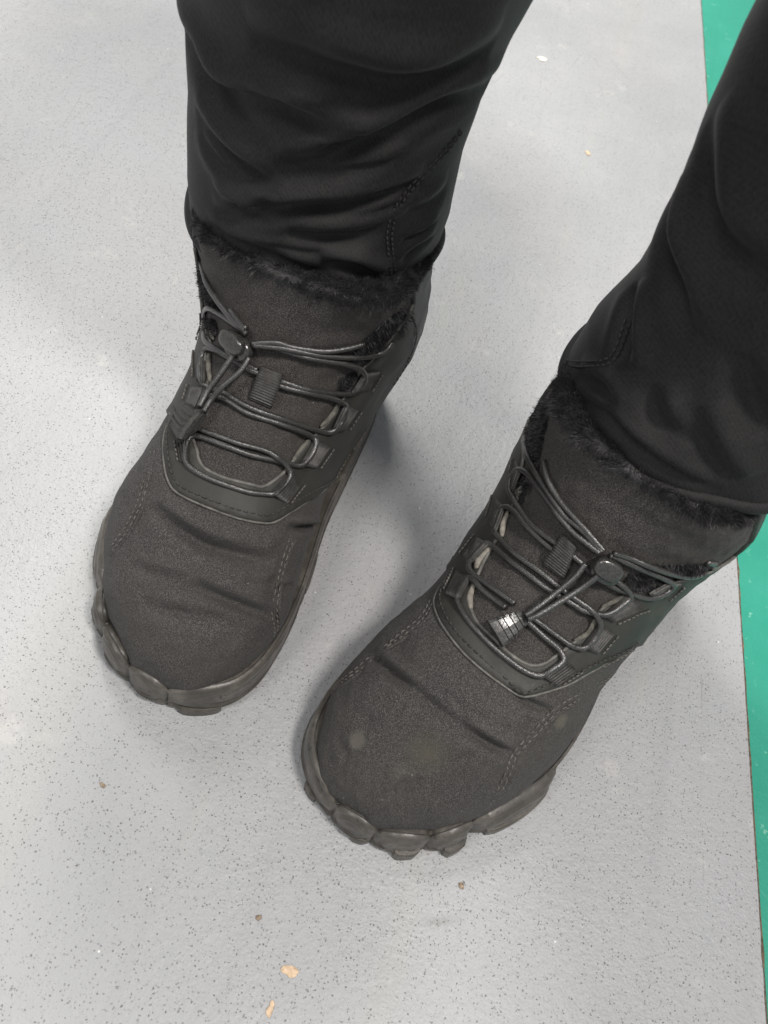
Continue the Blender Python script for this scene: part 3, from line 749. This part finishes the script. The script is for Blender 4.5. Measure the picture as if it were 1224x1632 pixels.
LEFT = dict(clip_mat=MATTE, girth=([0,0,0,0,0,0,0,-1.5,-4,-5.5,-5.5,-4.5,-2.5,-1,0,0,0,0],[0,0,0,0,0,0,0,-1.5,-4,-5.5,-5.5,-4,-2,-.5,0,0,0,0]), side=1, foam_mat=FOAMD, heel=(-0.06073634, 0.12272138), ang=-1.67390879, label='black lace-up winter boot farther from the green floor, at photo left',
  creases=[([(236,809),(278,839),(330,869),(383,884),(440,895)], .0056, .0034, .6), ([(248,800),(300,835),(360,858),(425,868)], .0022, .0024, .5),
    ([(308,929),(345,948),(391,967),(436,984)], .0046, .0028, .6), ([(221,959),(289,978),(364,989)], .0022, .0032, .5), ([(440,937),(455,936),(470,930)], .0018, .0018, .6),
    ([(455,838),(480,842),(507,836)], .0045, .0020, .8), ([(262,815),(350,848),(440,868)], -.0024, .0050, .0), ([(230,880),(330,915),(432,942)], -.0038, .0078, .0), ([(240,1010),(330,1025),(420,1025)], -.0016, .010, .0),
    ([(290,868),(345,893),(400,905)], .0016, .0022, .5), ([(205,900),(260,915),(300,920)], .0016, .0026, .5), ([(380,925),(415,930),(445,925)], .0014, .0022, .5), ([(250,735),(240,760),(225,790)], .0014, .0022, .4)],
  opening_from='lateral',
  opening=[(313,395),(318,425),(322,455),(324,485),(327,505),(333,530),(338,548),(332,560),(331,585),(334,612),(325,640),(312,670),(309,697),(316,720),(318,733),(329,749),(358,762),(397,772),(418,776),(439,763),(455,748),(466,733),(480,715),(494,698),(511,681),(529,661),(540,640),(552,622),(572,590),(590,572),(612,548),(632,522),(648,498),(655,485)],
  lower=[(272,660),(275,668),(267,684),(262,706),(263,735),(267,760),(277,781),(300,796),(340,813),(380,827),(415,834),(435,833),(457,820),(480,805),(512,783),(530,768),(541,760)],
  foam=[([(494,699),(480,715),(467,732)], .0012), ([(538,643),(529,662),(511,680)], .0014), ([(333,563),(332,586),(335,610)], .0015), ([(334,527),(340,541)], .0012)],
  quarter_stitch=[[(652,500),(658,530),(648,565),(632,595),(618,615)], [(595,690),(580,705),(565,720)], [(552,720),(540,740),(528,762)]],
  seams=[[(468,846),(462,865),(455,885),(447,915),(440,950),(437,975),(440,1000),(438,1014)], [(244,719),(233,768),(221,805),(205,838),(188,862),(176,878)]],
  loops=[((603,594),(585,623),(582,598),(563,627)), ((569,655),(547,687),(551,648),(533,686)), ((524,713),(503,745),(503,704),(483,740)), ((478,772),(457,801),(463,755),(436,785)),
    ((315,501),(319,545),(322,500),(328,541)), ((314,561),(314,606),(323,561),(323,607)), ((306,617),(297,644),(324,620),(312,652)), ((283,707),(288,736),(299,703),(299,733))],
  tab=[(415,583),(453,597),(433,651),(396,635)],
  laces=[([(318,416),(328,448),(342,473),(369,508),(390,527)], (2.6,2.2,2.2,3,5)), ([(366,493),(376,507),(392,524)], (1.6,2.4,5)),
    ([(424,547),(452,559),(495,571),(554,581),(577,591),(582,606),(569,622),(546,628),(495,622),(456,610),(432,602),(410,594),(393,587),(362,567),(342,555),(326,541),(317,516),(320,496),(338,493),(373,516),(393,532)], (5,2,2,2.6,4.2,4,3,2,2,2.2,2.6,2.4,2,2,2.6,4,4,3.6,2.4,3,5)),
    ([(420,600),(450,616),(490,626),(526,634),(544,641),(552,650),(545,672),(533,686),(517,688),(490,682),(445,666),(400,650),(356,626),(331,617),(320,602),(319,580),(327,557),(345,559),(361,568),(387,579),(410,590)], (2.6,2,2,2.4,3.4,4,4,3.8,2.6,2,2,2,2,2.8,4,4,3,2,2,2,2.4)),
    ([(305,655),(320,634),(351,633),(394,658),(445,675),(481,688),(499,697),(504,706),(497,725),(483,740),(468,741),(445,735),(400,725),(358,710),(311,694),(299,703)], (3.6,3,2.2,2,2,2.4,3.4,4,4,3.8,2.6,2.2,2,2,2.6,3.8)),
    ([(306,672),(322,685),(376,705),(423,718),(440,728),(455,740),(463,756),(455,772),(438,786),(425,787),(397,784),(358,772),(326,759),(305,746),(296,734),(296,716),(299,700)], (3,2.4,2,2,3.8,4.2,4.2,4.2,3.8,3,2.8,2.8,2.8,3,3.8,4,3.8)),
    ([(402,548),(439,546),(469,554),(516,560),(552,556),(579,549)], (5.5,4,2.2,2,2,1.2)), ([(404,550),(448,555),(480,561),(516,567),(570,570),(602,565),(618,556),(624,546)], (5.5,4,2.2,2,2.2,2.6,3,1.6)),
    ([(378,557),(351,597),(331,624),(318,648)], (7,8.5,9,9)), ([(397,570),(383,592),(354,617),(336,638),(325,656)], (7,8.5,9.5,9,9))],
  lock=((371,531),(410,558),.010), lock_tilt=(-.15,.10), lock_off=.0022,
  clip=[(297,644,5),(311,657,12),(282,698,12),(262,664,2)],
  clip2=[(312,655,12),(322,655,10),(330,661,7),(318,685,6),(292,704,8),(281,700,12)],
  lugs=[((151,952),(156,980),2.4,7),((285,1122),(350,1122),2.2,6),((150,915),(160,845),2.0,7),((480,940),(500,880),1.5,7)],
  tufts=[([(560,560),(600,522),(640,490),(655,498),(640,530),(618,548),(600,562),(570,568)], 2600), ([(540,604),(566,590),(578,600),(566,618),(545,624)], 1100), ([(316,425),(330,445),(352,492),(345,495),(324,470)], 1000), ([(325,505),(345,510),(350,530),(336,540)], 800), ([(548,572),(590,575),(600,566),(560,565)], 500)])
RIGHT = dict(clip_mat=PLASTIC, girth=([0,0,0,0,0,0,0,-.5,-2,-2,-1.5,-1,0,0,0,0,0,0],[0,0,0,0,0,0,0,-1,-1.5,-1,0,.5,1,2,2,0,-2.5,-5]), side=-1, foam_mat=FOAM, heel=(0.13476118, 0.07534034), ang=-1.90610488, label='black lace-up winter boot next to the green floor, round stain on its toe',
  creases=[([(640,1030),(740,1102),(830,1165)], -.0040, .0085, .0), ([(570,1080),(690,1165),(800,1240)], -.0030, .0095, .0), ([(592,1044),(627,1073),(668,1104)], .0052, .0026, .7), ([(660,1098),(691,1125),(733,1156)], .0030, .0026, .6), ([(728,1152),(772,1180),(816,1203)], .0050, .0026, .7),
    ([(674,1022),(695,1042),(717,1063)], .0018, .0028, .4), ([(620,1269),(638,1252),(655,1238)], .0026, .0020, .5), ([(635,1276),(655,1256),(673,1238)], .0024, .0020, .5),
    ([(535,1173),(545,1195),(558,1210)], .0014, .0028, .4), ([(815,1106),(852,1124),(878,1136)], .0032, .0020, .6), ([(720,1215),(735,1200),(750,1190)], .0016, .0022, .4), ([(560,1130),(590,1150),(620,1165)], .0010, .0030, .4)],
  opening_from='medial',
  opening=[(842,668),(836,700),(838,725),(835,745),(828,760),(825,780),(828,797),(815,812),(804,832),(801,855),(790,868),(774,896),(766,914),(757,932),(749,950),(751,971),(762,994),(790,1021),(817,1046),(845,1060),(868,1057),(886,1044),(915,1022),(937,1009),(948,987),(959,968),(980,958),(998,949),(1020,946),(1048,938),(1068,926),(1100,918),(1130,908),(1150,897),(1168,886)],
  lower=[(1007,1029),(985,1045),(940,1070),(905,1090),(870,1102),(845,1108),(828,1106),(800,1092),(770,1070),(740,1042),(714,1010),(699,985),(693,962),(699,943),(713,922),(719,900)],
  foam=[([(809,817),(802,835),(800,855)], .0016), ([(782,873),(767,890),(760,907)], .0026), ([(757,930),(749,950),(751,971)], .0016), ([(948,987),(937,1009),(915,1021)], .0014, FOAMD), ([(998,949),(980,958),(959,967)], .0013, FOAMD), ([(832,775),(828,790)], .0018)],
  quarter_stitch=[ [(1005,1031),(985,1043),(950,1062)]],
  seams=[[(690,955),(672,985),(640,1012),(615,1031),(597,1046)], [(590,1051),(565,1071),(545,1086),(530,1096)], [(969,1083),(919,1112),(881,1136),(852,1168),(831,1189),(818,1206),(811,1227),(799,1254),(783,1284)]],
  loops=[((822,735),(817,760),(827,749),(815,783)), ((790,795),(780,830),(802,810),(788,846)), ((761,858),(738,887),(775,867),(747,898)), ((729,911),(712,946),(748,920),(730,953)),
    ((1084,931),(1060,953),(1066,932),(1038,948)), ((1027,968),(976,990),(1003,950),(966,980)), ((977,1010),(951,1041),(957,997),(931,1031)), ((920,1069),(886,1092),(897,1051),(865,1075))],
  tab=[(919,872),(896,851),(863,897),(898,924)],
  laces=[([(836,698),(839,723),(852,750),(870,779),(888,806),(903,825),(930,847),(960,880)], (1.4,2.6,2.4,2,2,2,3,3.5)), ([(866,734),(873,764),(888,791),(904,812),(932,843),(962,878)], (1.2,2,2,2,3,3.5)),
    ([(956,882),(930,862),(912,847),(890,822),(878,804),(853,770),(838,753),(824,749),(814,762),(811,778),(817,793),(829,813),(845,835),(866,852),(883,864),(905,880),(925,896),(941,912),(958,925),(990,941),(1027,952),(1049,951),(1068,941),(1074,932),(1056,921),(1027,909),(988,892),(972,886)], (3.5,3,2.6,2,2,2,3,4,4,4,3,2,2,2,2.4,2.6,2.4,2,2,2,2.8,4,4,4,2.8,2,3.5,5)),
    ([(905,890),(876,873),(842,842),(820,815),(806,808),(795,815),(788,831),(788,846),(799,862),(820,882),(860,911),(890,935),(915,953),(941,971),(953,985),(957,998),(948,1018),(931,1033),(920,1032),(909,1028),(886,1012),(858,991),(838,978)], (2.6,2,2,2.6,3.6,4,4,3.8,2.4,2,2,2,2,3,4,4.2,4.2,4,3,2.6,2,2.2,3)),
    ([(820,962),(788,939),(765,923),(752,914),(747,900),(757,883),(773,867),(786,871),(813,894),(842,916),(874,940),(912,962),(930,973),(951,978),(968,979),(990,966),(1005,951),(995,936),(968,917),(945,905)], (2.4,2,2.6,3.8,4.2,4.2,3.8,2.4,2,2,2,2,2.4,3,4,4.2,4,3,2,2.2)),
    ([(806,968),(797,962),(772,943),(758,928),(746,921),(735,936),(729,956),(744,985),(772,1017),(804,1046),(836,1069),(862,1077),(882,1066),(898,1052),(891,1035),(872,1019),(849,998),(840,990)], (2.4,2,2.2,3.4,4,4.2,3.6,2.8,2.8,2.8,2.9,3.8,4.2,4,3,2.2,2.2,3)),
    ([(978,882),(1003,889),(1039,904),(1076,916),(1105,919),(1130,911),(1141,899)], (5.5,2.6,2.2,2.4,2.8,3,1.6)), ([(1141,899),(1128,897)], 1.2),
    ([(933,899),(915,921),(885,946),(858,967),(838,981)], (7,8.5,9,9,8.5)), ([(957,915),(930,935),(894,958),(858,980),(842,987)], (7,8.5,9,9,8.5))],
  lock=((942,884),(983,907),.010), lock_tilt=(.02,.02), lock_off=.0020,
  clip=[(829,973,8),(842,994,8),(803,1031,8),(778,989,8)], clip_n=(.08,-.38,.92),
  lugs=[((628,1346),(664,1346),2.8,8),((702,1342),(738,1332),3.4,8),((768,1316),(868,1240),2.0,7),((484,1245),(503,1275),2.0,6),((560,1330),(590,1334),1.4,6)],
  stains=[(570,1180,.0050,(.115,.106,.090),.65,.45), (683,1200,.012,(.085,.080,.060),.6,.9), (895,1150,.005,(.15,.14,.105),.45,.6), (640,1235,.008,(.11,.105,.085),.25,.9)],
  tufts=[([(886,638),(862,636),(843,668),(839,700),(848,742),(860,748),(868,700),(876,660)], 3200), ([(820,772),(838,762),(847,780),(830,802)], 900), ([(1000,893),(1050,900),(1132,897),(1122,911),(1080,913),(1030,903)], 1500), ([(1000,914),(1050,922),(1062,934),(1022,945),(990,936)], 1500)])
boot_l, skin_l = make_boot(LEFT)
boot_r, skin_r = make_boot(RIGHT)

# ------------------------------------------------------------------ the wearer: two trouser legs
person = empty('person', Matrix.Translation((0.02, 0.06, 0)))
bpy.context.view_layer.update()
tag(person, 'person in black stretch trousers, only the lower legs in view', 'person')
def leg(cx, cy, rx, ry, hem, spine, creases, seams, seed, lean):
    rg = np.random.default_rng(seed); nphi = 260; nz = 230
    ph = np.linspace(0, 2 * np.pi, nphi, endpoint=False)
    S = spline(np.array(spine), .004); d = np.r_[0, np.cumsum(np.linalg.norm(np.diff(S, axis=0), axis=1))]
    # finer steps where the camera sees the cloth
    tt = np.concatenate([np.linspace(0, .24, 170, endpoint=False), np.linspace(.24, d[-1], nz - 170)])
    C = np.stack([np.interp(tt, d, S[:, k]) for k in range(3)], 1); T = np.gradient(C, axis=0); T /= np.linalg.norm(T, axis=1)[:, None]
    V = np.zeros((nz, nphi, 3))
    for i in range(nz):
        z = tt[i]; e1 = np.array([1.0, 0, 0]); e2 = np.cross(T[i], e1); e2 /= np.linalg.norm(e2)
        k = 1 + .06 * math.sin(z * 14 + seed) + .10 * max(0, min(1, (z - .05) / .3))
        kx = np.interp(z, lean[0], lean[1])
        hz = np.array([np.interp((p / (2 * np.pi)) % 1.0, [0, .25, .5, .75, 1.0], hem) for p in ph]) * np.clip(1 - z / .10, 0, 1)
        wob = 1 + .012 * np.sin(3 * ph + z * 30 + seed) + .01 * np.sin(5 * ph - z * 45)
        V[i] = C[i] + (np.cos(ph) * rx * kx * wob)[:, None] * e1 + (np.sin(ph) * ry * kx * wob)[:, None] * e2
        V[i, :, 2] += hz
    sk = Skin(V, False)
    if sk.N[60, 0] @ np.array([1.0, 0, 0]) < 0: sk = Skin(V, True)
    for px, dep, wid, rid in creases: crease(sk, px, dep, wid, rid)
    P = sk.V; sk.V = P + sk.N * (np.sin(P[..., 2] * 130 + 5 * np.sin(P[..., 0] * 40)) * np.sin(P[..., 0] * 60 + P[..., 1] * 50 + seed) * .0006)[..., None]; sk.renew()
    o = build('trouser_leg', sk.V.reshape(-1, 3), sk.F, KNIT, person)
    # rolled hem
    hemp = sk.V[0] - sk.N[1] * .0006; hemc = np.concatenate([hemp, hemp[:2]])
    V, F = tube(hemc, .0034, 8); build('hem', V, F, KNIT, o)
    for px in seams:
        pts = [sk.hit(*p)[:2] for p in px]
        for off in (-.0012, .0012):
            V, F = stitches(sk, shifted(pts, off), .0002, .0022, .0008, .0005); tag(build('seam_stitching', V, F, mat_seam, o), kind='stuff')
    return o, sk
mat_seam = mat_simple('black_thread', (.03, .029, .029), .7, .3, 200, .3)
# hem heights: angle 0 = +x, 90 = +y (back), 180 = -x, 270 = -y (front)
leg(-.085, .060, .0645, .0650, [.006, .0, .0, .005, .006], [(-.085,.060,.145),(-.085,.060,.25),(-.085,.055,.36),(-.085,.045,.45),(-.085,.075,.500),(-.083,.15,.525),(-.08,.24,.53)],
  [([(292,52),(319,96),(346,149),(393,196),(452,218)], 0.0062, 0.0075, .6), ([(399,69),(505,111),(622,143),(717,122),(781,80)], 0.0067, 0.0090, .6), ([(330,122),(425,165),(547,202),(579,205)], 0.0057, 0.0060, .7),
   ([(425,276),(515,255),(622,207),(717,165),(781,138)], 0.0062, 0.0060, .7), ([(314,175),(367,250),(415,287),(446,313)], 0.0051, 0.0055, .7), ([(345,340),(420,336),(489,329),(622,308),(675,287)], 0.0051, 0.0042, .8),
   ([(452,366),(530,377),(569,377),(611,366)], 0.0034, 0.0040, .7), ([(505,418),(560,424),(604,441)], 0.0048, 0.0035, .8), ([(330,352),(400,392),(470,420),(540,440)], 0.0025, 0.0028, .7), ([(640,420),(660,400),(690,380)], 0.0023, 0.0030, .6), ([(640,340),(680,330),(712,300)], 0.0023, 0.0040, .6)]
  + [([(380,300),(430,318),(500,318)], .0022, .0022, .8), ([(340,300),(380,325),(430,350)], .0022, .0022, .8), ([(520,280),(590,262),(650,235)], .0024, .0026, .8), ([(560,345),(610,335),(650,318)], .0020, .0020, .8),
   ([(400,380),(450,395),(520,402)], .0020, .0020, .8), ([(320,215),(345,255),(380,290)], .0022, .0026, .7), ([(450,150),(520,165),(600,165)], .0024, .0034, .7), ([(640,385),(665,372),(695,350)], .0020, .0020, .8), ([(480,230),(540,225),(600,200)], .0020, .0026, .7)],
  [[(735,208),(707,244),(643,313),(622,361),(622,400),(627,440)]], 1, ([0, .02, .06, .09, .12, .15, .18, .4, .8], [1.0, 1.02, .99, 1.0, 1.09, 1.21, 1.26, 1.30, 1.35]))
leg(.1235, .010, .0645, .0640, [.026, .01, .006, .020, .026], [(.1235,.010,.145),(.1235,.010,.25),(.1235,.006,.36),(.125,.0,.45),(.125,.035,.500),(.127,.11,.525),(.13,.20,.53)],
  [([(1080,294),(1064,353),(1060,392),(1083,470),(1095,549)], 0.0051, 0.0060, .6), ([(1127,196),(1130,353),(1193,431),(1224,463)], 0.0057, 0.0080, .6), ([(1013,451),(1001,510),(989,588)], 0.0051, 0.0050, .7),
   ([(1098,642),(1117,704),(1165,771)], 0.0039, 0.0050, .7), ([(1036,609),(1045,661),(1098,714)], 0.0039, 0.0050, .7), ([(900,612),(960,655),(1010,705),(1080,752),(1150,785)], 0.0028, 0.0030, .8), ([(1180,560),(1200,640),(1224,700)], 0.0045, 0.0060, .6), ([(920,600),(960,620),(985,660)], 0.0034, 0.0035, .7)],
  [[(891,576),(938,580),(978,569),(1003,505)]], 2, ([0, .03, .048, .065, .08, .115, .165, .4, .8], [1.02, .99, .93, .89, .88, .92, 1.01, 1.2, 1.3]))
